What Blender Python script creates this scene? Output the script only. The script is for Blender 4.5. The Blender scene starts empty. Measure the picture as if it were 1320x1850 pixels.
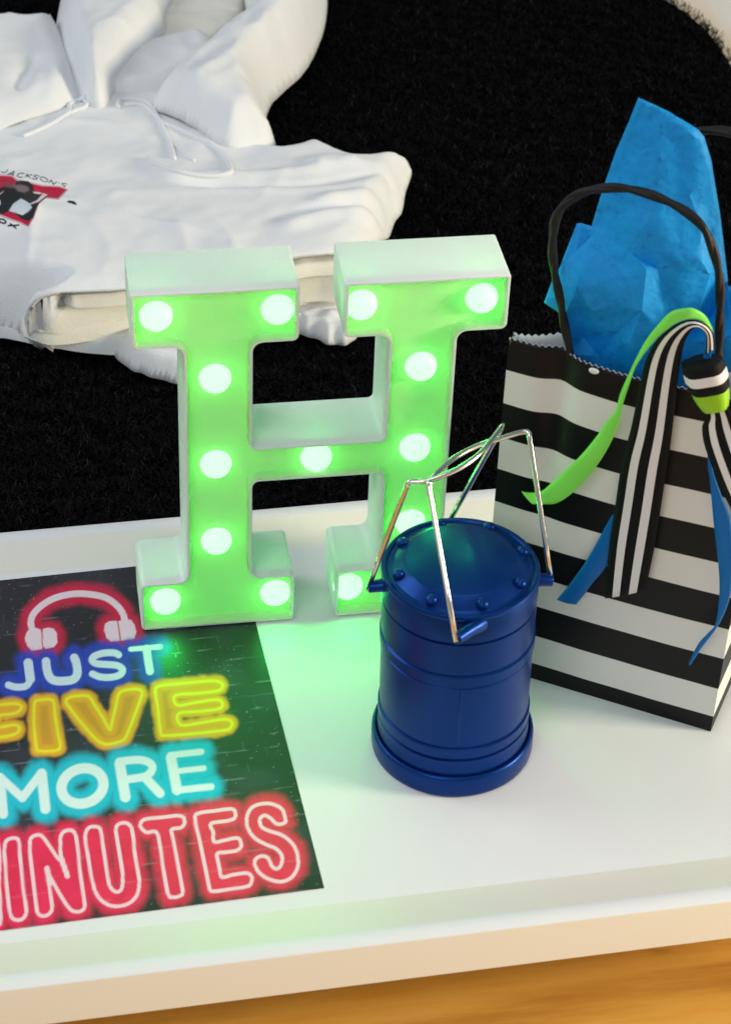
import bpy, bmesh, math, random
import numpy as np
from mathutils import Vector
from mathutils.bvhtree import BVHTree
from mathutils.geometry import delaunay_2d_cdt

random.seed(7)
rng = np.random.default_rng(7)
S = 0.01                      # everything below is written in centimetres
SC = bpy.context.scene
COL = SC.collection

# ------------------------------------------------------------------ camera
CAM = np.array([-4.987, -94.077, 81.920])
ANG = (0.908556, -0.034374, -0.155092)
FPX, PW, PH = 4030.7, 1320.0, 1850.0
cam_d = bpy.data.cameras.new("camera")
cam = bpy.data.objects.new("camera", cam_d)
COL.objects.link(cam)
cam.location = Vector(CAM * S)
cam.rotation_euler = ANG
cam_d.sensor_fit = 'VERTICAL'
cam_d.sensor_height = 24.0
cam_d.lens = 24.0 * FPX / PH
cam_d.clip_start = 0.02
cam_d.clip_end = 50
cam_d.dof.use_dof = True
cam_d.dof.focus_distance = 1.27
cam_d.dof.aperture_fstop = 13.0
SC.camera = cam

# ------------------------------------------------------------------ light
world = bpy.data.worlds.new("World")
SC.world = world
world.use_nodes = True
wb = world.node_tree.nodes["Background"]
wb.inputs[0].default_value = (0.86, 0.94, 1.0, 1)
wb.inputs[1].default_value = 0.28

def area(name, loc, target, size, power, color, sy=None):
    d = bpy.data.lights.new(name, 'AREA')
    d.energy = power; d.color = color; d.size = size
    if sy: d.shape = 'RECTANGLE'; d.size_y = sy
    o = bpy.data.objects.new(name, d); COL.objects.link(o)
    o.location = loc
    o.rotation_euler = (Vector(target) - Vector(loc)).to_track_quat('-Z', 'Y').to_euler()
    return o
area("window_light", (-1.7, 0.75, 1.55), (0.1, 0.1, 0), 1.1, 16, (0.92, 0.96, 1.0))
area("front_fill_light", (-0.9, -1.7, 1.7), (0.15, 0.0, 0.05), 1.0, 12, (0.96, 0.98, 1.0))  # added fill from front left, brightens the letter and bag fronts
area("overhead_fill_light", (0.2, -0.1, 2.2), (0.1, 0.1, 0), 0.9, 6, (1.0, 0.98, 0.95))  # added soft fill from above
area("side_window_light", (1.9, -0.60, 0.62), (0.2, -0.25, -0.06), 0.4, 38, (1.0, 0.88, 0.66))
SC.view_settings.view_transform = 'Standard'
SC.view_settings.look = 'None'
SC.view_settings.gamma = 1.0
SC.view_settings.exposure = 0.05

# ------------------------------------------------------------------ helpers
def _R(e):
    a, b, c = e
    X = np.array([[1,0,0],[0,math.cos(a),-math.sin(a)],[0,math.sin(a),math.cos(a)]])
    Y = np.array([[math.cos(b),0,math.sin(b)],[0,1,0],[-math.sin(b),0,math.cos(b)]])
    Z = np.array([[math.cos(c),-math.sin(c),0],[math.sin(c),math.cos(c),0],[0,0,1]])
    return Z @ Y @ X
RM = _R(ANG)
def ray(u, v):
    return RM @ np.array([(u-PW/2)/FPX, -(v-PH/2)/FPX, -1.0])
def at(u, v, z=0.0):
    d = ray(u, v); return CAM + (z-CAM[2])/d[2]*d
def at_plane(u, v, P, n):
    d = ray(u, v); return CAM + ((P-CAM) @ n)/(d @ n)*d
def topx(P):
    q = (np.asarray(P, float)-CAM) @ RM
    return np.stack([PW/2+FPX*q[..., 0]/-q[..., 2], PH/2-FPX*q[..., 1]/-q[..., 2]], -1)

def M(name, base, rough=0.5, metal=0.0, spec=0.5, coat=0.0, sheen=0.0):
    m = bpy.data.materials.new(name); m.use_nodes = True
    b = m.node_tree.nodes["Principled BSDF"]
    b.inputs["Base Color"].default_value = (*base, 1)
    b.inputs["Roughness"].default_value = rough
    b.inputs["Metallic"].default_value = metal
    b.inputs["Specular IOR Level"].default_value = spec
    b.inputs["Coat Weight"].default_value = coat
    b.inputs["Sheen Weight"].default_value = sheen
    return m
def N(m, t, **kw):
    n = m.node_tree.nodes.new(t)
    for k, v in kw.items(): setattr(n, k, v)
    return n
def L(m, a, b): m.node_tree.links.new(a, b)
def bsdf(m): return m.node_tree.nodes["Principled BSDF"]
def coords(m, kind="Object", scale=(1, 1, 1), rot=(0, 0, 0)):
    c = N(m, "ShaderNodeTexCoord"); mp = N(m, "ShaderNodeMapping")
    mp.inputs["Scale"].default_value = scale; mp.inputs["Rotation"].default_value = rot
    L(m, c.outputs[kind], mp.inputs["Vector"]); return mp.outputs["Vector"]
def noise(m, vec, scale, detail=4, rough=0.5):
    n = N(m, "ShaderNodeTexNoise"); n.inputs["Scale"].default_value = scale
    n.inputs["Detail"].default_value = detail; n.inputs["Roughness"].default_value = rough
    L(m, vec, n.inputs["Vector"]); return n.outputs["Fac"]
def ramp(m, fac, stops, interp='LINEAR'):
    r = N(m, "ShaderNodeValToRGB"); r.color_ramp.interpolation = interp
    e = r.color_ramp.elements
    while len(e) < len(stops): e.new(0.5)
    for i, (p, c) in enumerate(stops):
        e[i].position = p; e[i].color = (*c, 1) if len(c) == 3 else c
    L(m, fac, r.inputs["Fac"]); return r.outputs["Color"]
def bump(m, fac, strength, dist=0.0005):
    b = N(m, "ShaderNodeBump"); b.inputs["Strength"].default_value = strength
    b.inputs["Distance"].default_value = dist
    L(m, fac, b.inputs["Height"]); L(m, b.outputs["Normal"], bsdf(m).inputs["Normal"])

def empty(name, loc, label, cat):
    o = bpy.data.objects.new(name, None); COL.objects.link(o)
    o.location = Vector(np.array(loc, float)*S); o.empty_display_size = 0.02
    o["label"] = label; o["category"] = cat
    return o
def mk(name, verts, faces, mat, parent=None, smooth=True, origin=None, mats=None, fmat=None):
    """verts in world centimetres -> one mesh object, local to its parent"""
    v = np.asarray(verts, float)*S
    org = np.zeros(3)
    if parent is not None:
        q = parent
        while q is not None: org = org+np.array(q.location); q = q.parent
    if origin is not None: o3 = np.array(origin, float)*S
    else: o3 = org
    me = bpy.data.meshes.new(name)
    me.from_pydata((v-o3).tolist(), [], [tuple(int(i) for i in f) for f in faces])
    for m_ in (mats or [mat]): me.materials.append(m_)
    if fmat is not None: me.polygons.foreach_set("material_index", np.array(fmat, dtype=np.int32))
    me.polygons.foreach_set("use_smooth", [smooth]*len(me.polygons))
    me.update()
    o = bpy.data.objects.new(name, me); COL.objects.link(o)
    if parent is not None: o.parent = parent
    o.location = Vector(o3-org)
    return o
def tag(o, label=None, cat=None, kind=None, group=None):
    if label: o["label"] = label
    if cat: o["category"] = cat
    if kind: o["kind"] = kind
    if group: o["group"] = group
    return o
def fixn(o):
    bm = bmesh.new(); bm.from_mesh(o.data); bmesh.ops.recalc_face_normals(bm, faces=bm.faces)
    bm.to_mesh(o.data); bm.free(); return o
def bevel(o, w, seg=2, ang=35):
    b = o.modifiers.new("bevel", 'BEVEL'); b.width = w*S; b.segments = seg
    b.limit_method = 'ANGLE'; b.angle_limit = math.radians(ang); return o
def sharp(o, ang=35):
    o.data.set_sharp_from_angle(angle=math.radians(ang)); return o

def box(x0, x1, y0, y1, z0, z1):
    v = [(x, y, z) for x in (x0, x1) for y in (y0, y1) for z in (z0, z1)]
    return v, [(0,1,3,2),(4,6,7,5),(0,4,5,1),(2,3,7,6),(0,2,6,4),(1,5,7,3)]
def lathe(prof, c, axis=(0, 0, 1), n=96, cap=False):
    a = Vector(axis).normalized(); t = a.orthogonal().normalized(); b = a.cross(t)
    V, F = [], []
    for r, h in prof:
        for k in range(n):
            q = 2*math.pi*k/n
            V.append(tuple(Vector(c)+a*h+(t*math.cos(q)+b*math.sin(q))*r))
    for i in range(len(prof)-1):
        for k in range(n):
            k2 = (k+1) % n
            F.append((i*n+k, i*n+k2, (i+1)*n+k2, (i+1)*n+k))
    return V, F
def catmull(P, sub=6, closed=False):
    P = np.asarray(P, float); n = len(P); out = []
    rngi = range(n if closed else n-1)
    for i in rngi:
        if closed: a, b, c, d = P[(i-1) % n], P[i], P[(i+1) % n], P[(i+2) % n]
        else: a, b, c, d = P[max(i-1, 0)], P[i], P[i+1], P[min(i+2, n-1)]
        for k in range(sub):
            t = k/sub
            out.append(.5*((2*b)+(-a+c)*t+(2*a-5*b+4*c-d)*t*t+(-a+3*b-3*c+d)*t**3))
    if not closed: out.append(P[-1])
    return np.array(out)
def tube(P, r, n=12, flat=None):
    P = np.asarray(P, float); V, F = [], []
    up = None
    for i in range(len(P)):
        t = Vector(P[min(i+1, len(P)-1)]-P[max(i-1, 0)]).normalized()
        if up is None: up = t.orthogonal().normalized()
        up = (up-t*up.dot(t)).normalized(); w = t.cross(up)
        rr = r[i] if hasattr(r, '__len__') else r
        for k in range(n):
            q = 2*math.pi*k/n
            V.append(tuple(Vector(P[i])+(up*math.cos(q)+w*math.sin(q))*rr))
    for i in range(len(P)-1):
        for k in range(n):
            k2 = (k+1) % n
            F.append((i*n+k, i*n+k2, (i+1)*n+k2, (i+1)*n+k))
    F.append(tuple(range(n-1, -1, -1))); F.append(tuple((len(P)-1)*n+k for k in range(n)))
    return V, F

def seg_dist(Q, A, B, chunk=200000):
    """min distance of points Q (n,2) to segments A-B (m,2); also index"""
    best = np.full(len(Q), 1e9); idx = np.zeros(len(Q), int); tt = np.zeros(len(Q))
    for j in range(len(A)):
        d = B[j]-A[j]; l2 = max(d @ d, 1e-12)
        t = np.clip(((Q-A[j]) @ d)/l2, 0, 1)
        e = Q-A[j]-t[:, None]*d
        dd = np.sqrt((e*e).sum(1)); m = dd < best
        best[m] = dd[m]; idx[m] = j; tt[m] = t[m]
    return best, idx, tt
def inside(Q, P):
    x, y = Q[:, 0], Q[:, 1]; r = np.zeros(len(Q), bool); n = len(P)
    for i in range(n):
        x0, y0 = P[i]; x1, y1 = P[(i+1) % n]
        if y0 == y1: continue
        c = ((y0 > y) != (y1 > y)) & (x < (x1-x0)*(y-y0)/(y1-y0)+x0)
        r ^= c
    return r
def vnoise(x, y, seed=0):
    """smooth value noise, numpy"""
    xi, yi = np.floor(x).astype(int), np.floor(y).astype(int)
    xf, yf = x-xi, y-yi
    def h(a, b):
        n = (a*374761393+b*668265263+seed*974711) & 0x7fffffff
        n = ((n ^ (n >> 13))*1274126177) & 0x7fffffff
        return ((n ^ (n >> 16)) & 0xffff)/65535.0
    u, w = xf*xf*(3-2*xf), yf*yf*(3-2*yf)
    return (h(xi, yi)*(1-u)+h(xi+1, yi)*u)*(1-w)+(h(xi, yi+1)*(1-u)+h(xi+1, yi+1)*u)*w
def smooth(a, b, x):
    t = np.clip((x-a)/(b-a), 0, 1); return t*t*(3-2*t)
def srgb(c):
    return tuple((x/255/12.92 if x/255 <= .04045 else ((x/255+.055)/1.055)**2.4) for x in c)

def loops_mesh(loops, close_u=True):
    n = len(loops[0]); V = [tuple(p) for l in loops for p in l]; F = []
    for i in range(len(loops)-1):
        for k in range(n if close_u else n-1):
            k2 = (k+1) % n
            F.append((i*n+k, i*n+k2, (i+1)*n+k2, (i+1)*n+k))
    return V, F

# ------------------------------------------------------------------ materials of the setting
ZF, ZR = -6.0, -3.0
YAW = math.radians(1.9)
def trl(x, y, z):      # tray-local to world
    return (x*math.cos(YAW)-y*math.sin(YAW), x*math.sin(YAW)+y*math.cos(YAW), z)

m_wood = M("golden_wood", (.5, .25, .07), .42)
vec = coords(m_wood, scale=(3.0, 30, 30), rot=(0, 0, math.radians(-5)))
f1 = noise(m_wood, vec, 1.6, 8, .62)
c1 = ramp(m_wood, f1, [(.30, (.46, .19, .025)), (.47, (.66, .33, .055)), (.60, (.76, .40, .075)), (.75, (.68, .31, .035))])
vec2 = coords(m_wood, scale=(14, 45, 45), rot=(0, 0, math.radians(-5)))
f2 = noise(m_wood, vec2, 1.0, 2, .5)
k2 = ramp(m_wood, f2, [(.20, (.25, .16, .1)), (.31, (1, 1, 1))])
mx = N(m_wood, "ShaderNodeMix", data_type='RGBA', blend_type='MULTIPLY'); mx.inputs[0].default_value = .8
L(m_wood, c1, mx.inputs[6]); L(m_wood, k2, mx.inputs[7]); L(m_wood, mx.outputs[2], bsdf(m_wood).inputs["Base Color"])
bump(m_wood, f1, .25, .0006)
v, f = box(-90, 62, -70, 64, ZF-3, ZF)
tag(mk("wood_tabletop", v, f, m_wood, smooth=False), kind="structure",
    label="golden wood surface under the white tray")

m_pale = M("pale_floor", (.80, .74, .66), .45)
vec = coords(m_pale, scale=(8, 1.2, 1))
f1 = noise(m_pale, vec, 1.4, 4)
L(m_pale, ramp(m_pale, f1, [(.35, (.86, .82, .78)), (.5, (.80, .66, .45)), (.65, (.88, .84, .80))]), bsdf(m_pale).inputs["Base Color"])
v, f = box(-260, 300, -200, 420, ZF-9, ZF-3.5)
tag(mk("floor", v, f, m_pale, smooth=False), kind="structure", label="pale floor beyond the black rug")

# ------------------------------------------------------------------ black plush rug
rug = empty("plush_rug", (0, 50, ZF), "black fluffy plush rug under the white hoodie, behind the tray", "rug")
def rrect(x0, x1, y0, y1, r, n=16):
    P = []
    rr = r if isinstance(r, (list, tuple)) else [r]*4
    for (cx, cy, a0, q) in ((x1-rr[0], y0+rr[0], -90, rr[0]), (x1-rr[1], y1-rr[1], 0, rr[1]), (x0+rr[2], y1-rr[2], 90, rr[2]), (x0+rr[3], y0+rr[3], 180, rr[3])):
        for k in range(n+1):
            a = math.radians(a0+90*k/n); P.append((cx+q*math.cos(a), cy+q*math.sin(a)))
    return P
RUG = rrect(-60, 55.6, 9.6, 99, [4, 24, 20, 4])
m_rug = M("black_backing", (.001, .001, .0012), .95, spec=.02)
lo = [[(x, y, ZF+.02) for x, y in RUG], [(x, y, ZR-1.2) for x, y in RUG],
      [(28+(x-28)*.99, 55+(y-55)*.985, ZR-.7) for x, y in RUG]]
v, f = loops_mesh(lo); f.append(tuple(range(2*len(RUG), 3*len(RUG))))
mk("backing", v, f, m_rug, rug)
m_pile = M("black_pile", (.006, .0065, .009), .8, spec=.10)
oi = N(m_pile, "ShaderNodeNewGeometry")
L(m_pile, ramp(m_pile, oi.outputs["Random Per Island"], [(0, (.0008, .0009, .0013)), (.8, (.0018, .002, .003)), (.93, (.004, .0045, .007)), (1, (.02, .022, .034))]), bsdf(m_pile).inputs["Base Color"])
def pile():
    Pn = np.array(RUG); n = 210000
    # denser where it shows large; skip what the tray and hoodie hide completely
    X = rng.uniform(-14, 57, n); Y = 9.7+rng.random(n)**1.25*88
    ok = inside(np.c_[X, Y], Pn); X, Y = X[ok], Y[ok]
    # rim tufts
    t = rng.random(9000); per = np.r_[Pn, Pn[:1]]
    seg = rng.integers(0, len(Pn), 9000); E_ = per[seg]*(1-t[:, None])+per[seg+1]*t[:, None]
    E_ = E_+rng.normal(0, .13, E_.shape)
    X = np.r_[X, E_[:, 0]]; Y = np.r_[Y, E_[:, 1]]; n = len(X); nb = 9000
    a = rng.uniform(0, 2*np.pi, n); ln = rng.uniform(.3, .62, n); w = rng.uniform(.03, .062, n)
    clump = vnoise(X*1.1, Y*1.1, 3)
    zb = ZR-.85+clump*.5; zb[-nb:] = ZR-rng.uniform(.3, 2.2, nb)
    curl = rng.uniform(-4.5, 4.5, n)
    V = np.zeros((n, 8, 3))
    px, py, pz, an = X.copy(), Y.copy(), zb.copy(), a.copy()
    for k in range(4):
        t = k/3
        ww = w*(1-.55*t)
        V[:, 2*k, 0] = px-np.sin(an)*ww; V[:, 2*k, 1] = py+np.cos(an)*ww; V[:, 2*k, 2] = pz
        V[:, 2*k+1, 0] = px+np.sin(an)*ww; V[:, 2*k+1, 1] = py-np.cos(an)*ww; V[:, 2*k+1, 2] = pz
        el = 1.0-.95*t+rng.normal(0, .12, n)
        px = px+np.cos(an)*ln/3*np.cos(el); py = py+np.sin(an)*ln/3*np.cos(el); pz = pz+np.sin(el)*ln/3
        an = an+curl/3
    base = (np.arange(n)*8)[:, None]
    F = np.concatenate([base+np.array([[0, 1, 3, 2]]), base+np.array([[2, 3, 5, 4]]), base+np.array([[4, 5, 7, 6]])], 0)
    me = bpy.data.meshes.new("pile")
    vv = V.reshape(-1, 3)*S-np.array(rug.location)
    me.vertices.add(len(vv)); me.vertices.foreach_set("co", vv.ravel())
    me.loops.add(F.size); me.loops.foreach_set("vertex_index", F.ravel().astype(np.int32))
    me.polygons.add(len(F)); me.polygons.foreach_set("loop_start", np.arange(0, F.size, 4, dtype=np.int32))
    me.materials.append(m_pile); me.update(calc_edges=True); me.validate()
    me.polygons.foreach_set("use_smooth", [True]*len(F))
    o = bpy.data.objects.new("pile", me); COL.objects.link(o); o.parent = rug; o["kind"] = "stuff"
pile()

# ------------------------------------------------------------------ white tray
tray = empty("serving_tray", trl(10, -8, -1.1), "large white tray with low sloping rim, holding the lit letter and the lantern", "tray")
m_tray = M("white_lacquer", (.80, .81, .82), .48, spec=.35)
L(m_tray, ramp(m_tray, noise(m_tray, coords(m_tray), 9, 6, .7), [(.3, (.38,)*3), (.7, (.58,)*3)]), bsdf(m_tray).inputs["Roughness"])
f1 = noise(m_tray, coords(m_tray), 60, 3); bump(m_tray, f1, .02, .0003)
m_warm_tone = M("white_lacquer_warm_light", (.80, .78, .70), .42)  # white tray; warm light on the slopes is put into this colour
m_bounce_tone = M("white_lacquer_wood_bounce", (.87, .76, .61), .5)  # white tray; light bounced off the wood is mixed into this colour
def tloop(x0, x1, y0, y1, r, z, n=10):
    return [trl(x, y, z) for x, y in rrect(x0, x1, y0, y1, r, n)]
X0, X1 = -22.0, 38.0
fl = tloop(X0+3, X1-3, -21.42, 6.15, 2.0, 0)
mk("tray_floor", *loops_mesh([fl, tloop(X0+3, X1-3, -21.42, 6.15, 2.0, -.02)]), m_tray, tray)
bpy.data.objects.remove(bpy.data.objects["tray_floor"])
o = mk("tray_floor", fl, [tuple(range(len(fl)))], m_tray, tray, smooth=False)
prof = []
for t in np.linspace(0, 1, 7):       # gently hollow slope
    h = .8*(t**1.25)
    prof.append(tloop(X0+3-2.1*t, X1-3+2.1*t, -21.42-2.58*t, 6.15+1.9*t, 2.0+.6*t, h+.0))
mk("inner_slope", *loops_mesh(prof), m_warm_tone, tray)
rim = [tloop(X0+.9, X1-.9, -24.0, 8.05, 2.6, .8), tloop(X0+.86, X1-.86, -24.06, 8.11, 2.6, .85),
       tloop(X0+.1, X1-.1, -24.88, 8.93, 3.2, .85), tloop(X0+.02, X1-.02, -24.97, 9.0, 3.3, .78)]
mk("rim", *loops_mesh(rim), m_tray, tray)
outr = [tloop(X0+.02, X1-.02, -24.97, 9.0, 3.3, .78), tloop(X0+.06, X1-.06, -25.04, 9.05, 3.3, .66),
        tloop(X0+.3, X1-.3, -25.72, 9.2, 3.3, -1.02), tloop(X0+.5, X1-.5, -25.6, 9.0, 3.2, -1.1)]
sharp(mk("outer_side", *loops_mesh(outr), m_bounce_tone, tray), 20)
bt = tloop(X0+.5, X1-.5, -25.6, 9.0, 3.2, -1.1)
mk("underside", bt, [tuple(range(len(bt)))[::-1]], m_warm_tone, tray, smooth=False)
for sx, sy in ((-18, 3), (34, 3), (-18, -16), (34, -16)):
    c = trl(sx, sy, ZF)
    v, f = lathe([(0, 0), (1.3, 0), (1.4, .2), (1.1, 4.5), (1.1, -1.1-ZF-.01), (0, -1.1-ZF-.01)], c, n=24)
    fixn(mk("foot", v, f, m_tray, tray))

# ------------------------------------------------------------------ poster with neon lettering
PT, PBX, PBY = .050508, 7.3796, -20.129
pu = np.array([math.cos(PT), math.sin(PT)]); pn = np.array([-math.sin(PT), math.cos(PT)])
ZP = .05
def zt(s, ox, oy, pts): return [(ox+x*s, oy+y*s) for x, y in pts]
a1 = (.24242, 0, 1040); a2 = (1/3, 0, 1210); a3 = (.30303, 0, 1340); a4 = (.22727, 0, 1430); a5 = (.27273, 240, 1430)
def sm(pts, closed=False, sub=5): return [tuple(p) for p in catmull(pts, sub, closed)]
HEAD = [sm(zt(*a1, [(245,405),(232,345),(255,280),(330,210),(430,160),(560,135),(680,140),(790,165),(870,220),(915,280),(930,335)]))]
CUPS = [zt(*a1, p) for p in ([(225,395),(255,385),(302,402),(308,430),(316,545),(240,560),(205,520),(188,470),(200,425)],
        [(322,398),(360,388),(400,395),(425,430),(428,500),(405,530),(345,545),(322,525)],
        [(785,360),(815,340),(872,338),(893,485),(830,491),(797,465),(778,405)],
        [(885,340),(930,325),(975,330),(1005,370),(1017,420),(1000,470),(905,482)])]
JUST = [(sm(zt(*a1, [(212,655),(228,740),(222,790),(190,825),(120,830),(65,815)])), 6.2), (zt(*a1, [(212,650),(228,770)]), 8.2),
        (sm(zt(*a1, [(345,640),(352,700),(372,755),(410,782),(480,785),(550,772),(578,725),(570,650),(555,612)])), 7.6),
        (sm(zt(*a1, [(885,590),(850,575),(770,578),(705,600),(688,630),(720,655),(800,662),(875,670),(915,700),(895,738),(830,757),(750,755),(690,732)])), 6.2),
        (zt(*a1, [(975,548),(1195,530)]), 4.5), (zt(*a1, [(1092,545),(1118,712)]), 7.0)]
FIVE = [sm(zt(*a2, p), True, 4) for p in ([(-70,195),(0,190),(85,183),(118,200),(100,228),(60,240),(0,250),(-10,310),(80,298),(108,318),(90,345),(40,360),(0,365),(-70,380)],
        [(190,180),(215,165),(265,160),(292,175),(300,250),(315,340),(328,415),(300,438),(215,440),(198,420),(185,280)],
        [(360,172),(378,150),(440,140),(485,148),(520,200),(560,262),(596,325),(607,290),(628,200),(645,132),(680,110),(740,105),(770,120),(755,180),(690,350),(660,385),(600,402),(560,400),(515,370),(440,285),(378,205)],
        [(842,115),(870,87),(1000,73),(1150,60),(1200,72),(1205,95),(1175,115),(1060,128),(950,140),(962,192),(1060,178),(1175,162),(1206,185),(1185,212),(1080,226),(968,238),(982,300),(1100,285),(1220,268),(1258,286),(1250,312),(1220,327),(1060,345),(900,356),(872,340),(855,200)])]
MORE = [(zt(*a3, [(2,215),(20,430)]), 8.6), (zt(*a3, [(5,215),(135,335)]), 7.5), (zt(*a3, [(135,335),(242,195)]), 7.5), (zt(*a3, [(250,190),(272,400)]), 9.0),
        (sm([(493+125*math.cos(t)-8*math.sin(t), 264+106*math.sin(t)-6*math.cos(t)) for t in np.linspace(0, 2*math.pi, 24)], sub=2), 0),
        (zt(*a3, [(715,130),(748,330)]), 9.3), (sm(zt(*a3, [(712,118),(830,108),(895,128),(908,165),(870,205),(760,225)])), 7.0),
        (zt(*a3, [(865,212),(955,308)]), 8.0), (zt(*a3, [(1020,95),(1056,288)]), 9.0), (zt(*a3, [(1015,80),(1200,60)]), 5.6),
        (zt(*a3, [(1060,175),(1215,158)]), 5.0), (zt(*a3, [(1052,290),(1258,268)]), 6.0)]
MORE[4] = (zt(*a3, MORE[4][0]), 9.0)
MIN4 = [sm(zt(*a4, p), True, 4) for p in ([(-60,420),(-20,400),(0,560),(-5,720),(8,1020),(-20,1060),(-70,1070)],
        [(38,450),(55,390),(110,370),(152,395),(165,560),(190,800),(212,945),(190,1005),(145,1022),(100,1005),(80,950),(60,780),(42,560)],
        [(240,400),(262,358),(315,345),(350,370),(400,440),(478,545),(482,450),(484,360),(512,318),(565,308),(600,340),(618,450),(645,680),(675,890),(655,945),(600,955),(550,925),(480,820),(385,660),(395,770),(415,915),(400,965),(355,990),(310,975),(290,910),(262,680),(245,520)],
        [(680,400),(688,315),(725,280),(785,285),(808,330),(830,500),(862,710),(895,780),(940,798),(972,760),(975,650),(950,480),(925,330),(932,270),(980,248),(1030,265),(1055,330),(1080,550),(1108,700),(1095,810),(1040,880),(950,912),(860,900),(785,840),(742,740),(710,560)])]
NOTCH = [zt(*a4, [(484,520),(538,672)]), zt(*a4, [(376,610),(398,730)])]
MIN5 = [sm(zt(*a5, p), True, 4) for p in ([(52,232),(62,195),(100,180),(200,170),(300,160),(338,175),(342,212),(318,240),(258,252),(268,310),(300,480),(330,655),(315,690),(270,700),(235,680),(205,520),(178,350),(155,268),(90,270)],
        [(412,180),(440,143),(540,128),(650,115),(680,140),(672,178),(620,195),(518,212),(532,270),(540,333),(610,322),(690,308),(716,335),(715,368),(685,392),(620,402),(558,412),(572,490),(588,566),(660,552),(750,540),(786,562),(785,600),(760,628),(650,645),(540,660),(508,640),(480,500),(445,340)],
        [(1012,190),(990,120),(930,85),(860,80),(790,105),(755,170),(765,250),(810,310),(880,350),(950,380),(988,430),(980,490),(950,512),(918,490),(895,440),(850,428),(812,450),(810,490),(840,540),(900,580),(980,597),(1050,570),(1092,500),(1090,420),(1060,350),(990,290),(900,260),(850,230),(842,180),(875,158),(915,180),(950,213),(995,212)])]
def dist_lines(Q, lines, closed):
    A, B = [], []
    for l in lines:
        l = np.array(l)
        A.append(l if closed else l[:-1]); B.append(np.roll(l, -1, 0) if closed else l[1:])
    return seg_dist(Q, np.concatenate(A), np.concatenate(B))[0]
def mixc(col, new, a):
    return col*(1-a[:, None])+np.array(new)*a[:, None]
def poster_colour(Q, U, W):
    """printed artwork: Q photo-space letter coordinates, U/W poster centimetres"""
    n = len(Q)
    col = np.tile(np.array(srgb((17, 19, 27))), (n, 1))
    cl = vnoise(U*.5, W*.5, 5)
    col = mixc(col, srgb((44, 46, 60)), smooth(.5, .95, cl)*.8)
    # sketched brick joints
    row = W/1.02; rf = np.abs(row-np.round(row))*1.02
    ir = np.round(row).astype(int)
    on = smooth(.45, .75, vnoise(U*1.1+ir*17.3, ir*3.1, 9))
    jit = (vnoise(U*1.7, ir*5.0, 4)-.5)*.1
    col = mixc(col, srgb((120, 122, 135)), np.clip(1-np.abs(rf+jit)/.045, 0, 1)*on*.75)
    irf = np.floor(row).astype(int); bx = U/2.3+.5*(irf % 2)
    bf = np.abs(bx-np.round(bx))*2.3
    col = mixc(col, srgb((105, 107, 120)), np.clip(1-bf/.045, 0, 1)*.35*(vnoise(U*2, W*3, 8) > .55))
    sp = vnoise(U*9, W*9, 12)
    col = mixc(col, srgb((150, 155, 165)), smooth(.93, .98, sp)*.8)
    wob = (vnoise(Q[:, 0]*.09, Q[:, 1]*.09, 2)-.5)*5
    # headphones
    d = dist_lines(Q, HEAD, False)-5.8
    dc = dist_lines(Q, CUPS, True); inc = np.zeros(n, bool)
    for c in CUPS: inc |= inside(Q, c)
    dc = np.where(inc, -dc, dc)-.3
    dd = np.minimum(d, dc)
    col = mixc(col, srgb((205, 0, 62)), smooth(22, 5, dd+wob*.8)*.96)
    ink = smooth(.8, -.8, np.minimum(d, dc))
    col = mixc(col, srgb((238, 218, 226)), ink)
    # JUST
    dd = np.min([dist_lines(Q, [l], False)-w for l, w in JUST], 0)
    col = mixc(col, srgb((18, 62, 190)), smooth(24, 5, dd+wob)*.95*(Q[:, 1] < 1275))
    col = mixc(col, srgb((215, 228, 245)), smooth(1.2, -1.2, dd))
    # FIVE
    d = dist_lines(Q, FIVE, True); inn = np.zeros(n, bool)
    for c in FIVE: inn |= inside(Q, c)
    col = mixc(col, srgb((248, 175, 20)), np.where(inn, .97-.22*smooth(7, 16, d), smooth(15, 6, d+wob*.7)*.97))
    col = mixc(col, srgb((236, 190, 20)), smooth(7.5, 2.5, d)*.9)
    col = mixc(col, srgb((250, 232, 20)), smooth(3.6, 1.8, d))
    # MORE
    dd = np.min([dist_lines(Q, [l], False)-w for l, w in MORE], 0)
    col = mixc(col, srgb((0, 190, 218)), smooth(27, 7, dd+wob*.9)*.98)
    col = mixc(col, srgb((222, 240, 242)), smooth(1.8, -1.6, dd))
    # MINUTES
    ml = MIN4+MIN5
    d = dist_lines(Q, ml, True); inn = np.zeros(n, bool)
    for c in ml: inn |= inside(Q, c)
    tone = vnoise(Q[:, 0]*.05, Q[:, 1]*.05, 21)
    red = np.array(srgb((225, 10, 72)))*(1-tone[:, None])+np.array(srgb((242, 22, 84)))*tone[:, None]
    a = np.where(inn, 1.0, smooth(28, 4, d+wob*1.3)*.97)
    col = col*(1-a[:, None])+red*a[:, None]
    jl = np.clip(1-np.abs(rf+jit)/.05, 0, 1)*on*.3
    col = mixc(col, srgb((255, 130, 150)), jl*a)
    dn = np.minimum(d, dist_lines(Q, NOTCH, False)-1.5)
    col = mixc(col, srgb((245, 210, 222)), smooth(4.0, 2.3, dn))
    return col
def vcol_material(name, rough, coat=0.0, spec=.5):
    m = M(name, (.5, .5, .5), rough, coat=coat, spec=spec)
    a = N(m, "ShaderNodeAttribute"); a.attribute_name = "print"
    L(m, a.outputs["Color"], bsdf(m).inputs["Base Color"]); return m
m_poster = vcol_material("poster_print", .5, spec=.25, coat=.65)
bsdf(m_poster).inputs["Coat Roughness"].default_value = .5
bsdf(m_poster).inputs["Coat IOR"].default_value = 1.6
f1 = noise(m_poster, coords(m_poster), 90, 3); bump(m_poster, f1, .05, .0004)
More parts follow.
